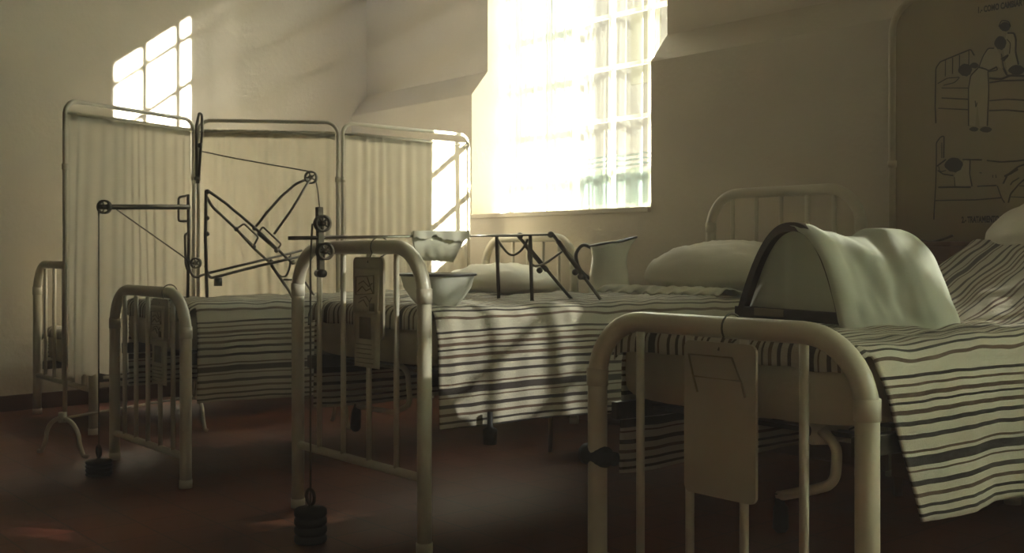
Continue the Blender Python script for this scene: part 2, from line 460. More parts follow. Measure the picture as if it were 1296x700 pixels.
def blanket(b, label, y0, y1, drop_r, drop_l, foot_drop, slant=0., seed=0., hem_rise=0., name='blanket', wr=1., lift=0.012):
    w = b.w - .03; r = .055; yr = .04
    S0, S1 = -(w + drop_l), (w + drop_r)
    T0 = y0 - foot_drop if foot_drop else y0
    def fn(u, v):
        s = S0 + (S1 - S0) * u; t = T0 + (y1 - T0) * v
        a = abs(s); sg = 1 if s > 0 else -1; drop = 0; q = 0
        flat = w - r; arc = r * PI / 2
        if a <= flat: x, z = a, 0
        elif a <= flat + arc:
            th = (a - flat) / r; x, z = flat + r * math.sin(th), -r * (1 - math.cos(th))
        else:
            q = a - flat - arc; x, z = w, -r - q
        f = min(1, q / .42)
        tt = max(t, y0)
        # hanging folds
        x += f * (.014 + .020 * math.sin(tt * 8 + seed + 2.6 * nz(tt * 2, seed)) + .020 * nz(tt * 4.5, q * 2, seed) + .008 * nz(tt * 14, q * 5, seed)) + .012 * min(1, q / .05)
        if q > 0: z += -.02 * f * nz(tt * 2.5, seed, 4) + hem_rise * f * (tt - y0)
        y = tt
        if q > 0 and slant and sg > 0: y = tt + slant * f * max(0, 1 - (tt - y0) / .5)
        if t < y0:                                # the end that folds over the foot of the mattress
            d = y0 - t; th = min(d / yr, PI / 2)
            y = y0 - yr * math.sin(th); z += -yr * (1 - math.cos(th)) - max(0, d - yr * PI / 2)
            y -= .010 * nz(s * 7, d * 4, seed) * min(1, d / .05)
        if q <= 0:
            z += wr * (.012 * nz(s * 3, y * 2.2, seed) + .012 * nz(s * 8 + y * 4, y * 6, seed + 2)
                       + .007 * nz(s * 16 + y * 6, y * 9 + s * 5, seed + 7)) * (1 if t > y0 else .6)
        return b.P(sg * x, y, b.ztop + lift + z + b.raise_fn(y))
    def uv(u, v):
        s = S0 + (S1 - S0) * u
        return ((abs(s) - (w - .02)) / .40 + 6 + .016 * nz(v * 7, s * 2.5, seed) + .006 * nz(v * 25, s * 9, seed), v)
    def keep(u, v):
        s = S0 + (S1 - S0) * u; t = T0 + (y1 - T0) * v
        return not (t < y0 and abs(s) > w - .01)
    bm = B(); grid(bm, fn, 150, 130, uv, keep)
    o = obj(name, bm, M['blanket'], None, True, loc=b.P(0, (y0 + y1) / 2, b.ztop), solid=.006)
    return props(o, label, 'blanket')

def pillow(b, x, y, z, wx, wy, h, label, seed=0., tilt=0., mat=None, yaw=0.):
    bm = B(); n = 44
    bmesh.ops.create_uvsphere(bm, u_segments=64, v_segments=40, radius=1)
    ctr = b.P(x, y, z)
    ca, sa = math.cos(tilt), math.sin(tilt)
    for vtx in bm.verts:
        p = vtx.co.copy()
        m = (abs(p.x) ** 3.2 + abs(p.y) ** 3.2) ** (1 / 3.2) + 1e-6
        rad = math.sqrt(p.x ** 2 + p.y ** 2) + 1e-6
        k = rad / m * .96 if m > 0 else 1
        # rounded-square outline, plump centre, pinched corners
        X, Y = p.x * (1 + (k - 1) * 1.0), p.y * (1 + (k - 1) * 1.0)
        edge = max(abs(X), abs(Y))
        Z = math.copysign(abs(p.z) ** .9, p.z) * (1 - .25 * (abs(X) * abs(Y)) ** 1.5)
        wz = .10 * nz(X * 2.2 + seed, Y * 2.2, p.z) + .05 * nz(X * 6 + Y * 3, Y * 5 + seed, p.z) * (.4 + edge)
        rg = 1 - abs(nz(X * 2.6 + seed * 2 + .8 * Y, Y * 1.5 - X, p.z + seed)) * 3.2
        wz += .09 * max(0, rg) ** 2 * (1 if p.z > 0 else .3) + .03 * nz(X * 9, Y * 7 + seed, p.z * 5)
        Z += wz * .8
        if p.z < 0: Z *= .55
        lx, ly, lz = X * wx / 2, Y * wy / 2, (Z + .5) * h / 1.5
        ly, lz = ly * ca - lz * sa, ly * sa + lz * ca
        vtx.co = ctr + b.A * lx + b.Bv * ly + Vector((0, 0, lz))
    o = obj('pillow', bm, mat or M['pillow'], None, True, loc=ctr)
    return props(o, label, 'pillow')

# ground points of the corner posts
bed_wall = make_bed((-6.94, 2.07), (-5.955, 2.07), (-6.94, 4.36), (-5.955, 4.36), .955, 1.15, .242, .53, 5, 5,
                    'white iron hospital bed against the left wall, half hidden by the folding screen')
bed_traction = make_bed((-5.157, 1.90), (-4.365, 1.90), (-5.35, 4.35), (-4.50, 4.35), .85, 1.117, .13, .765, 5, 5,
                        'white iron hospital bed under the pulley frame, beside the folding screen')
bed_splint = make_bed((-3.73, 2.09), (-2.888, 2.09), (-3.447, 4.28), (-2.60, 4.28), 1.045, 1.318, .247, .80, 4, 5,
                      'tall white iron hospital bed carrying the leg splint and basin')
def raised(y):
    d = y - 1.05
    if d <= 0: return 0.
    return .46 * (math.sqrt(d * d + .02) - math.sqrt(.02)) if d < 5 else 0
bed_cradle = make_bed((-2.165, 2.18), (-1.31, 2.18), (-1.93, 4.28), (-1.07, 4.28), .838, 1.0, .13, .775, 4, 4,
                      'nearest white iron hospital bed with raised back, under the cloth cradle', rr=.028, raise_fn=raised)

blanket(bed_wall, 'white and dark striped blanket on the bed against the left wall', .06, 1.7, .22, .2, .08, seed=3)
blanket(bed_traction, 'striped blanket on the bed under the pulley frame', .07, 1.98, .40, .40, .10, seed=11, hem_rise=-.035)
blanket(bed_splint, 'striped blanket under the leg splint and the enamel basin', .06, 1.86, .385, .40, .10, seed=21)
blanket(bed_cradle, 'striped blanket on the nearest bed, hanging low beside the cloth cradle', .07, 1.75, .40, .40, .09, slant=.16, seed=31)

pillow(bed_wall, 0, 2.02, .55, .75, .42, .2, 'white pillow on the bed against the left wall', 2)
pillow(bed_traction, .13, 2.09, .745, .84, .50, .19, 'crumpled white pillow behind the enamel basin', 5)
pillow(bed_splint, .03, 1.83, .812, .80, .50, .235, 'smooth white pillow between tall curved headboard and cloth cradle', 8)
pillow(bed_cradle, .0, 1.92, .775 + raised(1.70) + .0, .76, .44, .2, 'white pillow on the raised back of the nearest bed', 12, tilt=.42)

# crank, grips and knobs on the beds
def bits_cradle():
    b = bed_cradle; y = b.O.y + .12
    q = lambda px, py, dy=0: ony(px, py, y + dy)
    bm = B(); tube(bm, round_path([q(1040, 545), q(1060, 565), q(1057, 612), q(1030, 620), q(985, 628)], .04), .013, 10)
    c = obj('crank_handle', bm, M['bed'], b.root)
    bm = B(); tube(bm, [q(986, 624), q(987, 638), q(988, 642), q(988, 668), q(989, 674)], [.012, .013, .019, .021, .012], 12)
    props(obj('crank_grip', bm, M['black'], c), 'black grip')
    bm = B(); a = q(1022, 545); e = q(1066, 545, .1)
    d = (e - a)
    tube(bm, [a, a + d * .12, a + d * .13, a + d * .6, a + d * .61, e], [.03, .03, .036, .036, .026, .026], 16)
    obj('crank_housing', bm, M['bed'], b.root)
    bm = B(); tube(bm, [a - d * .02, a + d * .02], [.016, .016], 12); obj('socket', bm, M['black'], b.root)
    z = 1 - (577 - HY) / 441
    p = b.P(-b.w, 0, z)
    bm = B(); tube(bm, [p - b.A * .055, p - b.A * .05, p - b.A * .03, p + b.A * .035, p + b.A * .036, p + b.A * .07], [.02, .03, .032, .03, .02, .02], 14)
    props(obj('adjusting_knob', bm, M['black'], b.root), 'black knob on the post')
bits_cradle()
def bits_splint():
    b = bed_splint; y = b.O.y + .1
    q = lambda px, py: ony(px, py, y)
    bm = B(); tube(bm, round_path([q(506, 462), q(516, 470), q(519, 512), q(500, 522), q(452, 514)], .03), .010, 10)
    c = obj('crank_handle', bm, M['bed'], b.root)
    bm = B(); tube(bm, [q(452, 512), q(451, 522), q(450, 542), q(450, 546)], [.011, .018, .02, .01], 12)
    props(obj('crank_grip', bm, M['black'], c), 'black grip')
    p = b.P(b.w + .01, .25, .37)
    bm = B(); tube(bm, [p + Vector((0, 0, .08)), p + Vector((0, 0, .03)), p + Vector((0, 0, .02)), p - Vector((0, 0, .03))], [.01, .01, .026, .024], 12)
    obj('adjusting_knob', bm, M['black'], b.root)
bits_splint()

# ------------------------------------------------------------------ folding screen
SP = [Vector((-5.43, 1.738, 0)), Vector((-5.79, 2.586, 0)), Vector((-5.345, 3.27, 0)), Vector((-5.385, 4.26, 0))]
SZ = 1.755
fs = thing('folding_screen', (SP[0] + SP[3]) / 2, 'three-panel folding screen of white tubes and gathered cloth between the beds', 'folding screen')
for k in range(3):
    a, e = SP[k].copy(), SP[k + 1].copy(); d = (e - a).normalized()
    a2, e2 = a + d * .015, e - d * .015
    z = Vector((0, 0, 1))
    bm = B()
    path = [a2 + z * .17] + arc_corner(a2 + z * .5, a2 + z * SZ, e2 + z * SZ, .07) + arc_corner(a2 + z * SZ, e2 + z * SZ, e2 + z * .5, .07) + [e2 + z * .17]
    tube(bm, path, .011, 12)
    fr = obj('panel_frame', bm, M['bed'], fs)
    for zz, rr in ((1.69, .006), (.185, .007)):
        bm = B(); tube(bm, [a2 + z * zz, e2 + z * zz], rr, 8); obj('rod', bm, M['bed'], fr)
    for pt in (a2, e2):
        bm = B(); tube(bm, [pt + z * 1.41, pt + z * 1.44], .016, 12); obj('collar', bm, M['bed'], fr)
    n = Vector((-d.y, d.x, 0)); Lp = (e2 - a2).length; nf = 13
    lo = .38 if k == 0 else .40
    def fn(u, v, a2=a2, d=d, n=n, Lp=Lp, k=k, lo=lo):
        zz = lo + (1.705 - lo) * v
        x = .018 + (Lp - .036) * u
        ph = nf * 2 * PI * u + 6 * nz(u * 3.2, k * 3, v * .5)
        am = .0028 + .005 * (1 - v) * (.5 + nz(u * 3, k, 2)) + .003 * nz(u * 9, v, k)
        return a2 + d * x + n * (am * math.sin(ph) + .03 * (1 - v * .8) * nz(u * 4.5, v * .8, k * 5)) + z * (zz + (.006 * math.sin(ph) if v < .01 else 0))
    bm = B(); grid(bm, fn, 200, 40); c = obj('cloth_panel', bm, M['screen'], fs)
    bm = B(); grid(bm, lambda u, v: fn(u, .965 + .035 * v) + n * .003, 200, 3)
    obj('cloth_header', bm, M['screen_hem'], c)
for k in range(4):                                 # arched feet straddling each hinge
    if k == 0: d = (SP[1] - SP[0]).normalized()
    elif k == 3: d = (SP[3] - SP[2]).normalized()
    else: d = (SP[k + 1] - SP[k - 1]).normalized()
    n = Vector((d.y, -d.x, 0)); p = SP[k]; z = Vector((0, 0, 1))
    pts = [p - n * .17 + z * .011, p - n * .145 + z * .012, p - n * .12 + z * .06]
    for q in range(13):
        th = PI * q / 12; pts.append(p - n * .115 * math.cos(th) + z * (.08 + .105 * math.sin(th)))
    pts += [p + n * .12 + z * .06, p + n * .145 + z * .012, p + n * .17 + z * .011]
    bm = B(); tube(bm, pts, .011, 10)
    tube(bm, [p + z * .165, p + z * .215], .02, 12)
    obj('arched_foot', bm, M['bed'], fs)

# ------------------------------------------------------------------ pulley frame on the traction bed
XN, XF_ = -4.73, -4.93
tf = thing('traction_apparatus', onx(255, 385, -4.83), 'dark metal pulley frame of rods and wires standing on the striped bed', 'traction frame')
n_ = lambda *pts: [onx(x, y, XN) for x, y in pts]
f_ = lambda *pts: [onx(x, y, XF_) for x, y in pts]
m_ = lambda *pts: [onx(x, y, -4.83) for x, y in pts]
def part(name, paths, r, parent=tf, mat='iron', nseg=10, rnd=.02):
    bm = B()
    for p in paths: tube(bm, round_path(p, rnd, 4), r, nseg)
    return obj(name, bm, M[mat], parent)
part('upright', [f_((238, 246), (239, 300), (237.5, 377))], 0.0077)
part('upright', [n_((261, 241), (260, 300), (262, 381))], 0.0077)
part('upper_loop', [m_((249, 232), (248.5, 160), (252, 143), (255.5, 145), (256, 165), (251, 232))], 0.0063, rnd=.012)
part('base_rail', [f_((238, 332), (241, 345), (247, 352), (258.6, 347), (382, 317))], 0.0063)
part('base_rail', [n_((260, 336), (263, 348), (267, 352), (330, 336), (391, 322))], 0.0070)
part('clamp_bracket', [f_((239, 247), (226, 250), (226, 280), (239, 280))], 0.0056, rnd=.012)
part('clamp_bracket', [f_((238, 295), (234, 297), (235, 336), (239, 346))], 0.0056, rnd=.012)
part('thigh_rod', [n_((262, 241), (270, 246), (285.5, 257), (322, 288), (355, 319), (371, 334))], 0.0070)
part('thigh_rod', [f_((262, 249.5), (268, 261), (299, 290), (320, 313), (343, 334), (367, 370))], 0.0070)
part('slider', [f_((299, 290), (308.7, 283), (327, 300), (321, 311), (299, 290))], 0.0049, rnd=.01)
part('slider', [n_((326, 296), (332.6, 287), (356, 309), (350, 317), (326, 296))], 0.0049, rnd=.01)
part('pulley_arm', [f_((322, 289), (338, 269), (355, 249.5), (374, 233), (389.6, 226))], 0.0070)
part('pulley_arm', [n_((347, 296), (368, 267), (391, 229))], 0.0063)
part('stirrup', [m_((368, 322), (367, 338), (363, 350), (354, 350), (344, 335))], 0.0049)
part('leg_rod', [m_((343, 336), (366, 369), (372, 381)), m_((359, 354), (369, 354)), m_((386, 357), (397, 373), (404, 381))], 0.0056)
part('side_arm', [m_((124, 262), (146, 262), (240, 262))], 0.0119)
# joint nuts
for p in (f_((299, 290))[0], f_((321, 312))[0], n_((350, 317))[0], f_((343, 331))[0], n_((262, 243))[0], f_((322, 289))[0], n_((262, 276))[0], n_((262, 296))[0], m_((249, 226))[0], m_((253, 184))[0], n_((371, 332))[0], m_((367, 327))[0]):
    bm = B(); bmesh.ops.create_icosphere(bm, subdivisions=2, radius=.0125, matrix=Matrix.Translation(p))
    obj('joint_nut', bm, M['iron'], tf)
bm = B(); tube(bm, m_((276, 352), (276, 362)), .02, 14); obj('drop_lug', bm, M['iron'], tf)
def spoked(bm, p, ax, r):
    ax = Vector(ax).normalized(); u = ax.orthogonal().normalized(); v = ax.cross(u); n = 28
    ring = lambda rr, off: [bm.verts.new(p + ax * off + (u * math.cos(2 * PI * k / n) + v * math.sin(2 * PI * k / n)) * rr) for k in range(n)]
    w = .011
    prof = [ring(r * .74, w), ring(r, w), ring(r * .88, 0), ring(r, -w), ring(r * .74, -w)]
    for A_, B_ in zip(prof, prof[1:] + prof[:1]):
        for k in range(n): bm.faces.new((A_[k], A_[(k + 1) % n], B_[(k + 1) % n], B_[k]))
    for k in range(5):
        d = u * math.cos(2 * PI * k / 5) + v * math.sin(2 * PI * k / 5); tube(bm, [p + d * r * .2, p + d * r * .8], r * .12, 6)
    tube(bm, [p - ax * w * 1.2, p + ax * w * 1.2], r * .34, 12)
def pulley(px, py, xp, r, parent):
    p = onx(px, py, xp); bm = B(); spoked(bm, p, (.75, -.66, 0), r)
    w = obj('pulley_wheel', bm, M['iron'], parent)
    ax = Vector((.75, -.66, 0)); bm = B(); tube(bm, [p - ax * .022, p + ax * .022], r * .14, 10); obj('axle', bm, M['chrome'], w)
    return p
p1 = pulley(132, 262, -4.83, .032, tf); p2 = pulley(248, 333, -4.83, .026, tf); p3 = pulley(393.5, 224.5, -4.83, .034, tf)
def cord(name, paths, parent, r=.0032):
    bm = B()
    for p in paths: tube(bm, p, r, 6)
    return obj(name, bm, M['cord'], parent)
w1 = onz(125, 603, 0.0)
w1 = onx(125, 576, -4.83)
cord('cord', [m_((125, 264), (125, 577)), m_((140, 259), (150, 267), (245, 334))], tf)
cord('cord', [m_((253, 191), (300, 201), (392, 217))], tf)
cord('cord', [m_((399, 226), (402, 240), (404.5, 262))], tf)
def weight(top, zb, r, label):
    b0 = Vector((top.x, top.y, zb)); t = thing('traction_weight', b0, label, 'weight')
    h = top.z - zb
    bm = B(); n = 4
    prof = [(0, 0)]
    hh = h * .80
    for k in range(n):
        a, e = hh * k / n, hh * (k + 1) / n - .006
        prof += [(r * .94, a), (r, a + .006), (r, e - .004), (r * .94, e), (r * .85, e + .003)]
    prof += [(r * .3, hh), (.008, hh + .004)]
    lathe(bm, b0, prof, 32); obj('iron_discs', bm, M['weight'], t)
    bm = B(); c = b0 + Vector((0, 0, hh + .035)); rr = .026
    tube(bm, [b0 + Vector((0, 0, hh - .01)), b0 + Vector((0, 0, hh + .012))], .008, 8)
    tube(bm, [c + Vector((rr * math.cos(a), 0, rr * math.sin(a))) for a in [2 * PI * k / 20 for k in range(20)]], .006, 8, closed=True)
    obj('hanging_ring', bm, M['weight'], t)
weight(w1, .006, .058, 'iron weight hanging near the floor by the screen foot')

# ------------------------------------------------------------------ leg splint on the second bed
bs = bed_splint
dirx = bs.Bv
nrmS = Vector((dirx.y, -dirx.x, 0))
def plS(off): return nrmS, nrmS.dot(bs.O + bs.A * off)
def sn(*pts): n, d = plS(.17); return [on(x, y, n, d) for x, y in pts]
def sf(*pts): n, d = plS(.03); return [on(x, y, n, d) for x, y in pts]
def sm(*pts): n, d = plS(.10); return [on(x, y, n, d) for x, y in pts]
sp = thing('leg_splint', sm((640, 388))[0], 'metal leg splint frame with slanting legs standing on the tall bed', 'leg splint')
def partS(name, paths, r, mat='iron', rnd=.02, parent=sp):
    bm = B()
    for p in paths: tube(bm, round_path(p, rnd, 4), r, 10)
    return obj(name, bm, M[mat], parent)
partS('top_rail', [sn((412, 301.5), (500, 299.5), (590, 298.5), (700, 297))], .0042, 'chrome')
partS('top_rail', [sf((412, 300.5), (500, 299), (590, 298.5), (658, 298.5))], .0042, 'chrome')
partS('end_bar', [sm((365, 301.5), (400, 301), (440, 300))], 0.0066, rnd=0)
partS('upright', [sf((628.5, 299), (631.5, 386))], 0.0072)
partS('upright', [sn((671, 298), (673.6, 388))], 0.0072)
partS('slanting_leg', [sf((656, 299), (727, 383))], 0.0066)
partS('slanting_leg', [sn((699, 296), (760, 379), (768, 389))], 0.0066)
partS('leg_sleeve', [sf((666, 311), (692, 342))], 0.0099, rnd=0); partS('leg_sleeve', [sn((706, 305), (740, 352))], 0.0099, rnd=0)
partS('cross_loop', [sm((628, 300), (636, 314), (647, 325), (660, 318), (668, 303))], 0.0045, rnd=.03)
partS('cross_loop', [sm((669.5, 315), (668.6, 329), (675, 337), (688, 335), (712, 318))], 0.0045, rnd=.03)
partS('base_bar', [sm((590, 387.5), (632, 387), (660, 389), (690, 389))], 0.0060)
bm = B(); p = sn((673.6, 389.5))[0]; lathe(bm, p, [(0, -.006), (.045, -.006), (.05, 0), (.045, .004), (.008, .008), (.008, .03)], 24); obj('foot_plate', bm, M['iron'], sp)
for p in (sn((728, 344.5))[0], sf((683, 342))[0], sn((735, 350))[0], sn((697, 297))[0], sf((658, 298.5))[0]):
    bm = B(); bmesh.ops.create_icosphere(bm, subdivisions=2, radius=.0135, matrix=Matrix.Translation(p))
    obj('thumb_screw', bm, M['iron'], sp)
# pulley block at the foot end
pb = []
n0, d0 = plS(.10)
bm = B(); a, e = sm((404, 262))[0], sm((406, 342))[0]
obox(bm, a - nrmS * .012 - dirx * .011, nrmS * .024, dirx * .022, e - a, .003)
blk = obj('pulley_block', bm, M['iron'], sp, False)
for px, py, r in ((404.5, 283, .030), (407.6, 318, .031)):
    p = sm((px, py))[0] + nrmS * .025
    bm = B(); spoked(bm, p, nrmS, r); w = obj('pulley_wheel', bm, M['iron'], blk)
    bm = B(); tube(bm, [p - nrmS * .03, p + nrmS * .018], .005, 10); obj('axle', bm, M['chrome'], w)
bm = B(); p = sm((405, 346))[0]; tube(bm, [p + nrmS * -.02, p + nrmS * .03], .014, 14); obj('stop_screw', bm, M['iron'], sp)
wt = sm((393, 640))[0]
s2 = sm((393, 697))[0]
cord('cord', [[sm((395.5, 283))[0], sm((394.5, 300))[0], Vector((wt.x, wt.y, sm((393, 330))[0].z)), wt]], sp, .0034)
weight(Vector((wt.x, wt.y, .155)), .006, .056, 'iron weight hanging close to the floor at the foot of the tall bed')
bm = B(); tube(bm, [Vector((wt.x, wt.y, wt.z + .01)), Vector((wt.x, wt.y, .15))], .0034, 6); obj('cord', bm, M['cord'], sp)

# sling cloth hanging over the splint rails
def sling():
    aL, aR = 518, 592
    def fn(u, v):
        # u along the rails, v across from the far rail to the near one and down in a flat-bottomed sag
        top_n = sn((520 + 72 * u, 297))[0]; top_f = sf((524 + 68 * u, 296.5))[0]
        low_n = sn((527 + 47 * u, 297))[0]; low_f = sf((530 + 44 * u, 296.5))[0]
        sag = max(0, math.sin(PI * v)) ** .35
        base = top_f.lerp(top_n, v).lerp(low_f.lerp(low_n, v), sag)
        z = -.098 * sag + .004 * nz(u * 7, v * 5, 1) - .012 * sag * u
        return base + Vector((0, 0, z + .010))
    bm = B(); grid(bm, fn, 46, 40)
    o = obj('sling', bm, M['sling'], None, True, loc=sm((555, 300))[0], solid=.005)
    props(o, 'white cloth sling slung between the splint rails above the basin', 'sling')
    def fn2(u, v):
        p = sn((521 + 71 * u, 297))[0]
        return p + nrmS * (.010 + .004 * math.sin(u * 20)) + Vector((0, 0, .014 - v * (.026 + .014 * u + .026 * nz(u * 4.3, 3.3) + .012 * nz(u * 14, 1.7))))
    bm = B(); grid(bm, fn2, 40, 6); obj('turned_edge', bm, M['sling'], o, True, solid=.004)
sling()

# basin
def basin():
    z0 = bs.ztop + .010
    c = Vector((-3.045, 2.262, z0)); R = .135
    bm = B()
    prof = [(0, 0), (.062, 0), (.07, .004), (.095, .03), (.12, .068), (.130, .104), (.133, .110), (R, .113), (.131, .116), (.126, .110), (.116, .07), (.09, .034), (.066, .012), (0, .01)]
    lathe(bm, c, prof, 56)
    t = props(obj('basin', bm, M['white_enamel'], None, True, loc=c), 'white enamel basin with dark rim on the striped bed', 'basin')
    bm = B(); tube(bm, [c + Vector((R * math.cos(a), R * math.sin(a), .113)) for a in [2 * PI * k / 56 for k in range(56)]], .0048, 8, closed=True)
    props(obj('rim', bm, M['chipped'], t), 'dark worn rim')
basin()

# bedside table and pitcher
def side_table():
    x0, x1, y0, y1, zt = -3.97, -3.60, 3.60, 3.99, .70
    t = thing('bedside_table', ((x0 + x1) / 2, (y0 + y1) / 2, 0), 'small white metal bedside table under the enamel pitcher', 'table')
    bm = B(); box(bm, (x0, y0, zt - .025), (x1, y1, zt), .008); obj('table_top', bm, M['bed'], t, False)
    for x in (x0 + .03, x1 - .03):
        for y in (y0 + .03, y1 - .03):
            bm = B(); tube(bm, [(x, y, 0), (x, y, zt - .02)], .011, 10); obj('leg', bm, M['bed'], t)
    bm = B(); box(bm, (x0 + .02, y0 + .02, .22), (x1 - .02, y1 - .02, .235), .004); obj('lower_shelf', bm, M['bed'], t, False)
    c = Vector((-3.735, 3.84, zt)); k = 1.03
    prof = [(0, 0), (.085, 0), (.092, .006), (.098, .03), (.101, .08), (.100, .14), (.094, .2), (.086, .25), (.083, .29), (.088, .325), (.097, .352)]
    bm = B(); n = 48; rings = []
    rt = Vector((c_, s_, 0))                       # spout points along the wall and a little into the room
    sd = Vector((.62, .78, 0)).normalized()
    for r, z in prof:
        ring = []
        for q in range(n):
            a = 2 * PI * q / n; d = Vector((math.cos(a), math.sin(a), 0)); cs = d.dot(sd)
            lipf = max(0, (z - .27) / .08)
            rr = r * (1 + lipf * .42 * max(0, cs) ** 6)
            zz = z + lipf * (.026 * max(0, cs) ** 3 - .018 * max(0, -cs))
            ring.append(bm.verts.new(c + d * rr + Vector((0, 0, zz))))
        rings.append(ring)
    for A_, B_ in zip(rings, rings[1:]):
        for q in range(n):
            if A_[0].co == B_[0].co: continue
            bm.faces.new((A_[q], A_[(q + 1) % n], B_[(q + 1) % n], B_[q]))
    top = [v.co.copy() for v in rings[-1]]
    bmesh.ops.remove_doubles(bm, verts=bm.verts, dist=1e-5)
    t = props(obj('pitcher', bm, M['white_enamel'], None, True, loc=c, solid=.004), 'tall white enamel pitcher with dark handle below the window', 'pitcher')
    bm = B(); tube(bm, top, .0055, 8, closed=True); props(obj('rim', bm, M['chipped'], t), 'dark rim')
    hp = lambda d, z: c - sd * d + Vector((0, 0, z))
    bm = B(); tube(bm, round_path([hp(.088, .325), hp(.13, .345), hp(.17, .30), hp(.155, .22), hp(.097, .17)], .05, 8), .009, 10)
    props(obj('handle', bm, M['chipped'], t), 'dark handle')
    bm = B(); p = c + Vector((c_, s_, 0)) * .075 + Vector((s_, -c_, 0)) * .065 + Vector((0, 0, .13))
    bmesh.ops.create_icosphere(bm, subdivisions=2, radius=.009, matrix=Matrix.Translation(p)); obj('enamel_chip', bm, M['chipped'], t)
side_table()

# ------------------------------------------------------------------ cloth cradle on the nearest bed
def cradle():
    zb = bed_cradle.ztop + .022
    FL, FR = Vector((-2.125, 2.78, zb)), Vector((-1.66, 2.665, zb))
    BR, BL = Vector((-1.49, 2.87, zb - .004)), Vector((-1.95, 2.985, zb - .004))
    t = thing('bed_cradle', (FL + FR + BL + BR) / 4, 'dark-edged arched bed cradle draped with a white cloth on the nearest bed', 'bed cradle')
    H1, H2 = .292, .262
    def arch(a, e, h, th, skew=0.):                # th 0..1
        m = (a + e) / 2; ax = (e - a) / 2
        x = math.cos(PI * (1 - th)); g = 1 - abs(x) ** 2.35
        return m + ax * (x + .09 * g * (1 - g * .3)) + Vector((0, 0, h * g))
    nf = Vector((FR.y - FL.y, FL.x - FR.x, 0)).normalized()   # faces the foot
    if nf.y > 0: nf = -nf
    # wooden hoop at each end
    for nm, a, e, h, dd in (('front_hoop', FL, FR, H1, nf), ('back_hoop', BL.lerp(BR, .03) + nf * .03, BR.lerp(BL, .03) + nf * .03, H2 - .02, nf)):
        bm = B(); N = 40; sec = []
        for k in range(N + 1):
            p = arch(a, e, h, k / N); pm = (a + e) / 2
            rad = (p - pm); rad.normalize()
            sec.append([bm.verts.new(p + dd * .012 * i + rad * .012 * j) for i, j in ((-1, -2), (1, -2), (1, .2), (-1, .2))])
        for A_, B_ in zip(sec, sec[1:]):
            for q in range(4): bm.faces.new((A_[q], A_[(q + 1) % 4], B_[(q + 1) % 4], B_[q]))
        bm.faces.new(list(reversed(sec[0]))); bm.faces.new(sec[-1])
        props(sharp(obj(nm, bm, M['wood'], t)), 'dark bent hoop')
    bm = B()
    ctr = (FL + FR + BL + BR) / 4
    for a, e in ((FL, FR), (BL.lerp(ctr, .1), BR.lerp(ctr, .1)), (FL.lerp(ctr, .12), BL.lerp(ctr, .16)), (FR.lerp(ctr, .14), BR.lerp(ctr, .2))):
        d = (e - a).normalized(); n = Vector((-d.y, d.x, 0)) * .012
        obox(bm, a - n - d * .008, e - a - d * .012, n * 2, (0, 0, .033 if a is FL and e is FR else .024), .003)
    props(obj('base_frame', bm, M['wood'], t, False), 'dark wooden base bars')
    bm = B(); d = (FR - FL).normalized()
    obox(bm, FL + d * .095 + nf * .013 + Vector((0, 0, .008)), d * .135, nf * .004, (0, 0, .024), .001)
    props(obj('name_plate', bm, M['brass'], t, False), 'small pale plate')
    # drape over the hoops
    def fn(u, v):
        th = u; s = v
        p = arch(FL, FR, H1 + .008, th).lerp(arch(BL, BR, H2 + .012, th), s)
        m = ((FL + FR) / 2).lerp((BL + BR) / 2, s)
        sag = math.sin(PI * min(1, s * 1.12)) * .036 * math.sin(PI * th) ** .8
        p.z -= sag
        rad = (p - m); rad.z = 0
        out = (FR - FL).normalized() * (1 if th > .5 else -1)
        k = abs(2 * th - 1) ** 4
        p += out * (.010 + k * (.012 + .010 * math.sin(s * 9)))
        p.z -= k * (.012 if th > .5 else .004)
        p.z += .007 * nz(th * 5, s * 4, 2) + .006 * math.sin(s * 16 + th * 9) * k * .5
        p += Vector((.008 * nz(th * 6, s * 3, 5), .008 * nz(th * 6, s * 3, 9), 0))
        if s > .9: p += -nf * (s - .9) * .5
        if s < .1:
            k2 = (1 - s / .1)
            p += nf * k2 * (.030 * max(0, min(1, (th - .44) / .16)) - .016 * max(0, min(1, (.48 - th) / .12)))
        if s < .06 and th > .45: p += (m - p) * (.13 * (1 - s / .06) ** 1.5 * min(1, (th - .45) / .1) * (1 - th * .55))
        p += out * .006 * nz(th * 11, s * 8, 3) + Vector((0, 0, .004 * nz(th * 13 + s * 6, s * 9, 7)))
        fold = math.exp(-((s - .35 - .5 * (th - .5)) / .09) ** 2) - math.exp(-((s - .72 + .5 * (th - .55)) / .08) ** 2)
        p += (out * .6 + Vector((0, 0, .8))) * .010 * fold * (math.sin(PI * th) ** .5)
        return p
    bm = B(); grid(bm, fn, 90, 44); cv = obj('cover_cloth', bm, M['cradle'], t, True, solid=.003)
    # cloth closing the front opening, hung just behind the hoop
    def fc(a, e, h, dd, seed):
        def f(u, v):
            x = -1 + 2 * u
            m = (a + e) / 2; ax = (e - a) / 2
            g = 1 - abs(x) ** 2.35; top = h * .97 * g
            z = .012 + (top - .012) * v
            gg = g * v; return m + ax * (x * .97 + .09 * gg * (1 - gg * .3)) + dd * (.014 + .010 * (1 - v * .6) * math.sin(u * 21 + 3 * nz(u * 3, seed)) * .6 + .006 * nz(u * 4, v * 3, seed)) + Vector((0, 0, z))
        return f
    bm = B(); grid(bm, fc(FL, FR, H1, -nf, 2), 60, 24); obj('front_cloth', bm, M['cradle'], t, True)
    bm = B(); grid(bm, fc(BL, BR, H2, nf, 6), 60, 24); obj('back_cloth', bm, M['cradle'], t, True)
cradle()

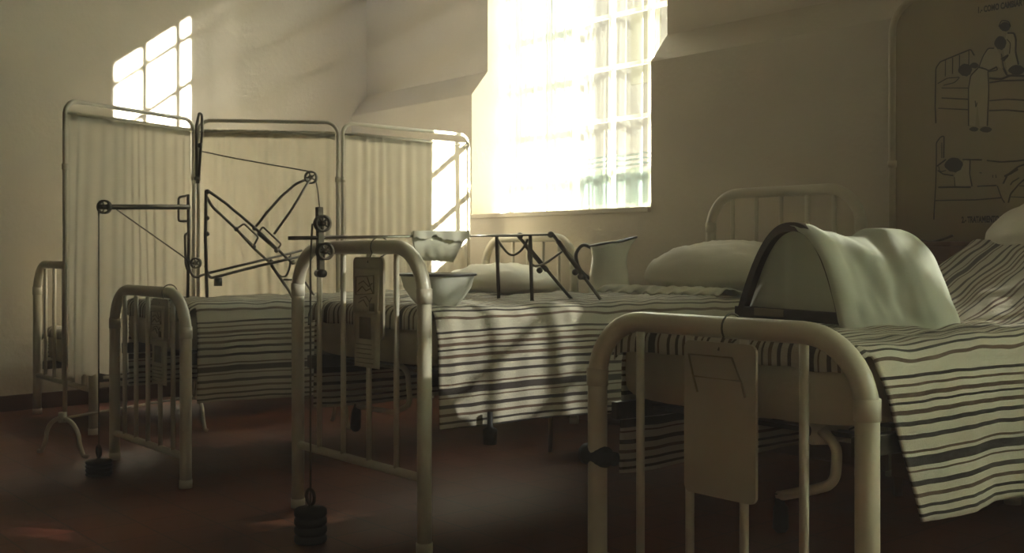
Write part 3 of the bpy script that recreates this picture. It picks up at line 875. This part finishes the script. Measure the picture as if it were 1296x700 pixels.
# gathered cloth lying by the pillow of the tall bed
def lace():
    b = bed_splint
    def fn(u, v):
        x = -.36 + .70 * u; y = 1.42 + .16 * v + .03 * nz(u * 5, 2)
        ph = math.sin(PI * v)
        return b.P(x, y, b.ztop + .022 + .028 * ph + .008 * nz(u * 14, v * 5, 4) + .006 * math.sin(u * 60) * (1 - v))
    bm = B(); grid(bm, fn, 90, 14)
    props(obj('folded_sheet', bm, M['sling'], None, True, loc=b.P(0, 1.5, b.ztop), solid=.005), 'rumpled beige sheet edge folded before the pillow of the tall bed', 'sheet')
lace()

# ------------------------------------------------------------------ clipboards
def clipboard(b, px, label, w_, top, bot, papers, clip, shift=.04, hook=True):
    """hangs from the foot rail of bed b, in front of the bars"""
    y = -.042
    pc = on(px, 420, b.Bv.cross(Vector((0, 0, 1))).cross(Vector((0, 0, 1))), 0) if False else None
    # across position on the footboard plane under this sight line
    nrm = Vector((-b.A.y, b.A.x, 0)); d = nrm.dot(b.O + b.Bv * y)
    q = on(px, 420, nrm, d); x = (q - b.O).dot(b.A) / b.A.dot(b.A)
    P = lambda dx, z, dy=0: b.P(x + dx, y + dy, z)
    t = thing('clipboard', P(0, bot), label, 'clipboard')
    bm = B(); r = .02; ring = []
    for cx, cz, a0 in ((w_ / 2 - r, top - r, 0), (-w_ / 2 + r, top - r, PI / 2), (-w_ / 2 + r, bot + r, PI), (w_ / 2 - r, bot + r, 1.5 * PI)):
        for k in range(6):
            a = a0 + PI / 2 * k / 5; ring.append((cx + r * math.cos(a), cz + r * math.sin(a)))
    A_ = [bm.verts.new(P(a, z, -.004)) for a, z in ring]; B_ = [bm.verts.new(P(a, z, .004)) for a, z in ring]
    bm.faces.new(A_); bm.faces.new(list(reversed(B_)))
    for k in range(len(ring)): bm.faces.new((A_[k], B_[k], B_[(k + 1) % len(ring)], A_[(k + 1) % len(ring)]))
    obj('board', bm, M['board'], t, False)
    zt = b.zrail
    bm = B()
    tube(bm, [P(0, top - .02, -.006)] + [b.P(x, -.036 * math.cos(a), zt + .036 * math.sin(a)) for a in [PI * k / 10 for k in range(-2, 13)]] + [P(.004, top - .02, .008)], .0028, 6)
    obj('hanging_wire', bm, M['iron'], t)
    if clip:
        bm = B()
        a, z0, z1 = w_ * .42, top - .035, top - .09
        tube(bm, [P(-a, z0, -.007), P(-a + .02, z1, -.012), P(a - .02, z1, -.012), P(a * .45, z0 + .0, -.007)], .003, 6)
        tube(bm, [P(-a + .02, z1, -.012), P(-a + .03, z1 - .04, -.008)], .003, 6)
        tube(bm, [P(-a, z0, -.007), P(a * .45, z0, -.007)], .002, 6)
        tube(bm, [P(a - .02, z1, -.012), P(a - .01, z1 - .04, -.008)], .003, 6)
        obj('wire_clip', bm, M['brass'], t)
    for k, (x0, x1, z0, z1, kind) in enumerate(papers):
        bm = B(); dy = -.006 - .003 * (len(papers) - k)
        N = 10
        grid(bm, lambda u, v: P(x0 + (x1 - x0) * u, z0 + (z1 - z0) * v, dy - .006 * (1 - v) ** 2 * (1 if k == 0 else .3)), 4, N)
        pp = obj('paper_sheet', bm, M['paper'], t, True, solid=.0008)
        ink = B(); rnd = random.Random(k + int(px))
        cx, cz, hw, hh = (x0 + x1) / 2, (z0 + z1) / 2, (x1 - x0) / 2, (z1 - z0) / 2
        yy = dy - .0075
        if kind == 'figure':                       # a small sketch of a figure on a bed above ruled lines
            L = lambda pts: tube(ink, [P(cx + a * hw, cz + e * hh, yy) for a, e in pts], .0016, 5)
            L([(-.7, .62), (.7, .7), (.72, -.1), (-.7, -.2), (-.7, .62)]); L([(-.5, .3), (-.1, .45), (.3, .2), (.6, .35)])
            L([(-.6, -.05), (-.2, .2), (.1, 0), (.5, .12)]); L([(.2, .62), (.5, .1), (.66, -.1)])
            L([(-.4, -.35), (.1, -.25), (.4, -.5), (.55, -.3)]); L([(-.5, -.55), (-.1, -.4), (.2, -.7)])
            obox(ink, P(cx + .35 * hw, cz - .9 * hh, yy), b.A * hw * .4, b.Bv * .0006, (0, 0, hh * .35))
        elif kind == 'photo':
            obox(ink, P(cx - .5 * hw, cz + .0 * hh, yy), b.A * hw * .9, b.Bv * .0006, (0, 0, hh * .75))
            for q in range(5):
                z = cz - (.2 + .16 * q) * hh
                tube(ink, [P(cx - .75 * hw, z, yy), P(cx + (.4 + .3 * rnd.random()) * hw, z, yy)], .0012, 5)
        obj('printing', ink, M['wash'], pp, True)
    return t
for b, zf, rr in ((bed_wall, .955, .025), (bed_traction, .85, .025), (bed_splint, 1.045, .025), (bed_cradle, .838, .028)):
    b.zrail = zf - rr
clipboard(bed_cradle, 913, 'blank rounded clipboard hung by wire on the nearest footboard', .225, .775, .385, [], True)
clipboard(bed_splint, 468, 'clipboard with sketched papers hung on the tall bed footboard', .19, .985, .70,
          [(-.075, .085, .79, .945, 'figure'), (-.075, .085, .60, .80, 'photo')], False)
clipboard(bed_traction, 203, 'clipboard with papers hung on the footboard below the pulley frame', .18, .80, .58,
          [(-.08, .07, .63, .77, 'figure'), (-.07, .09, .43, .62, 'photo')], False)

# ------------------------------------------------------------------ printed panel by the wall
YP = 4.42
def panel():
    pl = ony(1130, 300, YP); x0 = pl.x; x1 = -1.12
    ztop = ony(1165, -6, YP).z
    t = thing('printed_panel', ((x0 + x1) / 2, YP, 0), 'tall printed nursing panel in a white tube frame against the wall', 'panel')
    bm = B(); r = .15; z = lambda x, h: Vector((x, YP, h))
    path = [z(x0, .02)] + arc_corner(z(x0, .5), z(x0, ztop), z(x1, ztop), r) + arc_corner(z(x0, ztop), z(x1, ztop), z(x1, .5), r) + [z(x1, .02)]
    tube(bm, path, .018, 14)
    fr = obj('tube_frame', bm, M['panel_tube'], t)
    zc = ony(1130, 208, YP).z
    for x in (x0, x1):
        bm = B(); tube(bm, [z(x, zc - .015), z(x, zc + .015)], .023, 14); obj('collar', bm, M['panel_tube'], fr)
        bm = B(); tube(bm, [(x, YP - .045, .012), (x, YP + .045, .012)], .014, 10); obj('foot', bm, M['panel_tube'], fr)
    bm = B(); ring = []
    ins = .012
    for k in range(9):
        a = PI / 2 * k / 8; ring.append((x0 + ins + r * (1 - math.cos(a)), ztop - ins - r * (1 - math.sin(a))))
    for k in range(9):
        a = PI / 2 * k / 8; ring.append((x1 - ins - r * (1 - math.sin(a)), ztop - ins - r * (1 - math.cos(a))))
    ring += [(x1 - ins, .25), (x0 + ins, .25)]
    A_ = [bm.verts.new((x, YP - .004, h)) for x, h in ring]; B_ = [bm.verts.new((x, YP + .004, h)) for x, h in ring]
    bm.faces.new(A_); bm.faces.new(list(reversed(B_)))
    for k in range(len(ring)): bm.faces.new((A_[k], B_[k], B_[(k + 1) % len(ring)], A_[(k + 1) % len(ring)]))
    sheet = obj('sheet', bm, M['print'], t, False)
    yp = YP - .006
    def Q(x, y): return ony(x, y, yp)
    ink, wht, wh2, wh3 = B(), B(), B(), B()
    def stroke(pts, w=1.3):
        tube(ink, round_path([ony(a, b_, yp + .0015) for a, b_ in pts], .008, 3), w * .0021, 6)
    def fill(bmx, pts, dy=0.):
        vs = [bmx.verts.new(ony(a, b_, yp + .0012 - dy)) for a, b_ in pts]; bmx.faces.new(vs)
    def blob(cx, cy, rx, ry, n=18, dy=.0006):
        fill(ink, [(cx + rx * (1 + .08 * math.sin(5 * q)) * math.cos(2 * PI * q / n), cy + ry * (1 + .08 * math.cos(3 * q)) * math.sin(2 * PI * q / n)) for q in range(n)], dy)
    k1 = lambda x, y: (1160 + x / 4.375, 20 + y / 4.375)
    k2 = lambda x, y: (1160 + x / 5.382, 160 + y / 5.385)
    S1 = lambda pts, w=1.3: stroke([k1(*p) for p in pts], w)
    S2 = lambda pts, w=1.3: stroke([k2(*p) for p in pts], w)
    # upper drawing: one helper bends over the bed, another stands behind it
    fill(wht, [k1(*p) for p in ((300, 330), (345, 285), (390, 290), (400, 380), (392, 500), (385, 610), (350, 612), (335, 480), (325, 610), (290, 605), (288, 450), (292, 370))])
    fill(wht, [k1(*p) for p in ((400, 185), (440, 175), (462, 215), (470, 290), (440, 280), (395, 300), (350, 275), (365, 225))], .0003)
    fill(wh2, [k1(*p) for p in ((500, 90), (540, 95), (550, 210), (560, 290), (500, 300), (480, 180))])
    S1([(107, 595), (103, 500), (107, 290), (130, 255), (210, 222), (300, 185), (320, 220)], 1.5)
    for x, y in ((160, 245), (200, 232), (238, 218), (290, 190)): S1([(x, y), (x - 1, y + 90)], 1)
    S1([(118, 375), (170, 345), (240, 340), (210, 370), (150, 385)], 1.0)
    blob(*k1(270, 300), 38 / 4.375, 35 / 4.375); blob(*k1(320, 275), 24 / 4.375, 16 / 4.375)
    S1([(140, 400), (285, 400)], 1); S1([(140, 455), (285, 462)], 1.4); S1([(120, 512), (285, 520)], 1.2)
    S1([(405, 470), (500, 462), (640, 470)], 1.4); S1([(402, 525), (500, 522), (640, 535)], 1.5)
    S1([(405, 370), (470, 360), (640, 355)], 1.6); S1([(405, 345), (470, 350), (520, 330), (640, 335)], 2.2)
    blob(*k1(465, 150), 33 / 4.375, 38 / 4.375)
    S1([(430, 180), (395, 180), (368, 225), (345, 285), (300, 330), (288, 400), (288, 610)], 1.3)
    S1([(345, 285), (385, 295), (400, 305), (440, 285)], 1.6); S1([(440, 280), (450, 300), (395, 310)], 1.3)
    S1([(395, 310), (400, 400), (392, 610)], 1.2); S1([(470, 210), (480, 280), (500, 320)], 1.1)
    S1([(480, 250), (510, 215), (470, 240)], 2); S1([(325, 470), (328, 510), (335, 480)], 1)
    blob(*k1(318, 628), 25 / 4.375, 13 / 4.375); blob(*k1(385, 630), 33 / 4.375, 16 / 4.375)
    blob(*k1(490, 60), 30 / 4.375, 26 / 4.375); S1([(455, 60), (470, 25), (510, 30), (520, 60)], 1)
    S1([(505, 95), (540, 95), (550, 130), (548, 200), (565, 270)], 1.8); S1([(500, 130), (520, 150), (515, 210)], 1.0)
    blob(*k1(555, 300), 45 / 4.375, 28 / 4.375); S1([(480, 290), (500, 330), (560, 330)], 1.6)
    # lower drawing: a patient lying on a bed
    S2([(118, 635), (122, 540), (130, 420), (135, 260), (135, 110), (165, 70), (188, 65), (185, 215)], 1.4)
    S2([(172, 110), (172, 215)], 1); fill(wh3, [k2(*p) for p in ((260, 330), (330, 230), (362, 240), (375, 405), (262, 410))])
    blob(*k2(255, 262), 62 / 5.385, 50 / 5.385)
    S2([(140, 270), (180, 240), (200, 225)], 1.6); S2([(145, 300), (180, 325), (250, 335)], 1.4); S2([(150, 270), (160, 310), (200, 300)], 1)
    S2([(315, 225), (355, 225), (445, 228)], 1.5); S2([(365, 230), (362, 320), (378, 410)], 1.5)
    S2([(480, 232), (570, 242), (680, 236), (760, 225)], 1.6); S2([(258, 345), (262, 410)], 1)
    S2([(150, 415), (260, 412), (370, 414)], 2); S2([(415, 408), (545, 402)], 1.5); S2([(130, 505), (400, 500), (575, 486)], 1.4)
    S2([(550, 405), (580, 490), (600, 520)], 1.2); S2([(760, 250), (690, 275), (620, 330), (590, 390)], 1.6)
    S2([(760, 340), (700, 390), (640, 460), (625, 520)], 1.6); S2([(600, 340), (640, 320), (690, 290)], 2.4)
    S2([(640, 400), (650, 380), (700, 350)], 1.4); S2([(520, 330), (520, 350)], 1); S2([(540, 330), (542, 352)], 1); S2([(430, 315), (445, 318)], 1)
    S2([(640, 480), (760, 485)], 1); S2([(700, 405), (760, 405)], 1)
    for bmx in (wht, wh2, wh3): obj('white_clothing_print', bmx, M['print_white'], sheet, False)
    obj('line_drawing', ink, M['ink'], sheet, True)
    def text(s, pL, pR, hpx):
        cu = bpy.data.curves.new('txt', 'FONT'); cu.body = s; cu.size = 1; cu.offset = .045; cu.resolution_u = 3
        tmp = bpy.data.objects.new('txt', cu); COL.objects.link(tmp)
        bpy.context.view_layer.update()
        me = bpy.data.meshes.new_from_object(tmp.evaluated_get(bpy.context.evaluated_depsgraph_get()))
        bpy.data.objects.remove(tmp)
        a, e = Q(*pL), Q(*pR); h = abs(Q(pL[0], pL[1] - hpx).z - a.z)
        xs = [v.co.x for v in me.vertices]; ys = [v.co.y for v in me.vertices]
        sx = (e.x - a.x) / (max(xs) - min(xs)); sy = h / (max(ys) - min(ys))
        bmx = bmesh.new(); bmx.from_mesh(me)
        for v in bmx.verts: v.co = Vector((a.x + (v.co.x - min(xs)) * sx, yp - .0005, a.z + (v.co.y - min(ys)) * sy))
        obj('lettering', bmx, M['ink'], sheet, False)
    text('1.- COMO CAMBIAR LAS', (1238, 17), (1306, 4), 8.5)
    text('2.- TRATAMIENTO PARA HEMO', (1217, 282.5), (1300, 280), 8.5)
panel()

# cabinet behind the cradle with a spoon-like handle on it
def cabinet():
    c = ony(1214, 330, 4.18); x0, x1 = c.x - .13, c.x + .13
    x0, x1, y0, y1, zt = -2.33, -2.06, 4.03, 4.34, 1.045
    t = thing('bedside_cabinet', ((x0 + x1) / 2, (y0 + y1) / 2, 0), 'brown wooden bedside cabinet behind the cloth cradle', 'cabinet')
    bm = B(); box(bm, (x0 + .01, y0 + .015, .08), (x1 - .01, y1, zt - .02), .004); obj('body', bm, M['cabinet'], t, False)
    bm = B(); box(bm, (x0, y0, zt - .02), (x1, y1, zt), .006); obj('top', bm, M['cabinet'], t, False)
    bm = B(); box(bm, (x0 + .03, y0 + .003, .14), (x1 - .03, y0 + .016, zt - .08), .004); d = obj('door', bm, M['cabinet'], t, False)
    bm = B(); bmesh.ops.create_icosphere(bm, subdivisions=2, radius=.014, matrix=Matrix.Translation((x1 - .05, y0 - .008, .62))); obj('knob', bm, M['brass'], d)
    for x in (x0 + .03, x1 - .03):
        for y in (y0 + .035, y1 - .03):
            bm = B(); tube(bm, [(x, y, 0), (x, y, .09)], .018, 10); obj('leg', bm, M['cabinet'], t)
    yy = 4.08; q = lambda a, b: ony(a, b, yy)
    p0 = Vector((x0 + .12, yy, zt + .008))
    bm = B(); tube(bm, round_path([p0 + Vector((.05, 0, 0)), p0, q(1176, 307.5), q(1192, 303.5), q(1206, 298)][1:], .05, 5), [.004] * 40 if False else .0055, 8)
    props(obj('spoon', bm, M['iron'], None, True, loc=p0), 'thin dark curved spoon handle on the brown cabinet behind the cradle', 'spoon')
cabinet()

# ------------------------------------------------------------------ house across the yard, and the haze in the room
def house():
    x0, x1, y0, y1, h = -24.0, -9.5, 15.0, 18.0, 7.2
    t = thing('house', ((x0 + x1) / 2, (y0 + y1) / 2, -1), 'pinkish house across the yard seen through the thin curtain', 'house')
    m = principled('pink_plaster', lin(118, 106, 94), .8, var=.06, scale=1.5)
    bm = B(); box(bm, (x0, y0, -1), (x1, y1, h)); obj('facade', bm, m, t, False)
    bm = B(); v = [bm.verts.new(p) for p in ((x0 - .3, y0 - .3, h), (x1 + .3, y0 - .3, h), (x1 + .3, y1 + .3, h), (x0 - .3, y1 + .3, h), (x0 + .2, (y0 + y1) / 2, h + .7), (x1 - .2, (y0 + y1) / 2, h + .7))]
    for q in ((0, 1, 5, 4), (2, 3, 4, 5), (1, 2, 5), (3, 0, 4), (3, 2, 1, 0)): bm.faces.new([v[i] for i in q])
    obj('roof', bm, M['base'], t, False)
    for k in range(6):
        for z in (.6, 4.2):
            x = x0 + 1.2 + k * 2.2
            bm = B(); box(bm, (x, y0 - .03, z), (x + .75, y0 + .02, z + 1.5), .01); wdw = obj('shutter', bm, M['wash'], t, False)
    return t
house()
def haze():
    m, nt, out = nmat('room_haze')
    vs = nt.nodes.new('ShaderNodeVolumeScatter'); vs.inputs['Color'].default_value = (1, .92, .82, 1)
    vs.inputs['Density'].default_value = HAZE; vs.inputs['Anisotropy'].default_value = .35
    nt.links.new(vs.outputs[0], out.inputs['Volume'])
    bm = B(); box(bm, (XL + .004, YF + .004, .004), (XR - .004, YB - .03, ZC - .004))
    props(obj('haze', bm, m, None, False), kind='structure')
HAZE = .05
haze()

# ------------------------------------------------------------------ light
w = bpy.data.worlds.new('sky'); sc.world = w; w.use_nodes = True
bg = w.node_tree.nodes['Background']; bg.inputs[0].default_value = lin(238, 246, 240); bg.inputs[1].default_value = 1.7
sun = bpy.data.lights.new('sun', 'SUN'); sun.energy = 78; sun.angle = math.radians(.6); sun.color = (1, .94, .85)
so = bpy.data.objects.new('sun', sun); COL.objects.link(so)
so.rotation_euler = Vector((-1, -.72, -.543)).to_track_quat('-Z', 'Y').to_euler(); so.location = (6, 10, 8)
L = bpy.data.lights.new('window_portal', 'AREA'); L.shape = 'RECTANGLE'; L.size = (RY1 - RY0) * U; L.size_y = (WZ1 - WZ0) * U
L.cycles.is_portal = True
o = bpy.data.objects.new('window_portal', L); COL.objects.link(o)
o.location = ((XR + .32) * U, (RY0 + RY1) / 2 * U, (WZ0 + WZ1) / 2 * U); o.rotation_euler = Vector((-1, 0, 0)).to_track_quat('-Z', 'Z').to_euler()
for k, (a, b) in enumerate(WIN):
    L = bpy.data.lights.new('window_portal', 'AREA'); L.shape = 'RECTANGLE'; L.size = (b - a) * U; L.size_y = (WZ1 - WZ0) * U
    L.cycles.is_portal = True
    o = bpy.data.objects.new('window_portal', L); COL.objects.link(o)
    o.location = ((a + b) / 2 * U, (YG + .08) * U, (WZ0 + WZ1) / 2 * U); o.rotation_euler = (-PI / 2, 0, 0)

cam = bpy.data.cameras.new('camera'); co = bpy.data.objects.new('camera', cam); COL.objects.link(co)
co.location = EYE * U; co.rotation_euler = (PI / 2, 0, YAW)
cam.sensor_width = 36; cam.lens = F / 1296 * 36; cam.shift_y = -(350 - HY) / 1296; cam.clip_start = .02
sc.camera = co
sc.view_settings.view_transform = 'Standard'; sc.view_settings.look = 'None'; sc.view_settings.gamma = 1
sc.view_settings.exposure = 1.92
sc.cycles.use_denoising = True; sc.cycles.max_bounces = 10; sc.cycles.diffuse_bounces = 6
sc.cycles.transparent_max_bounces = 24; sc.cycles.sample_clamp_indirect = 8
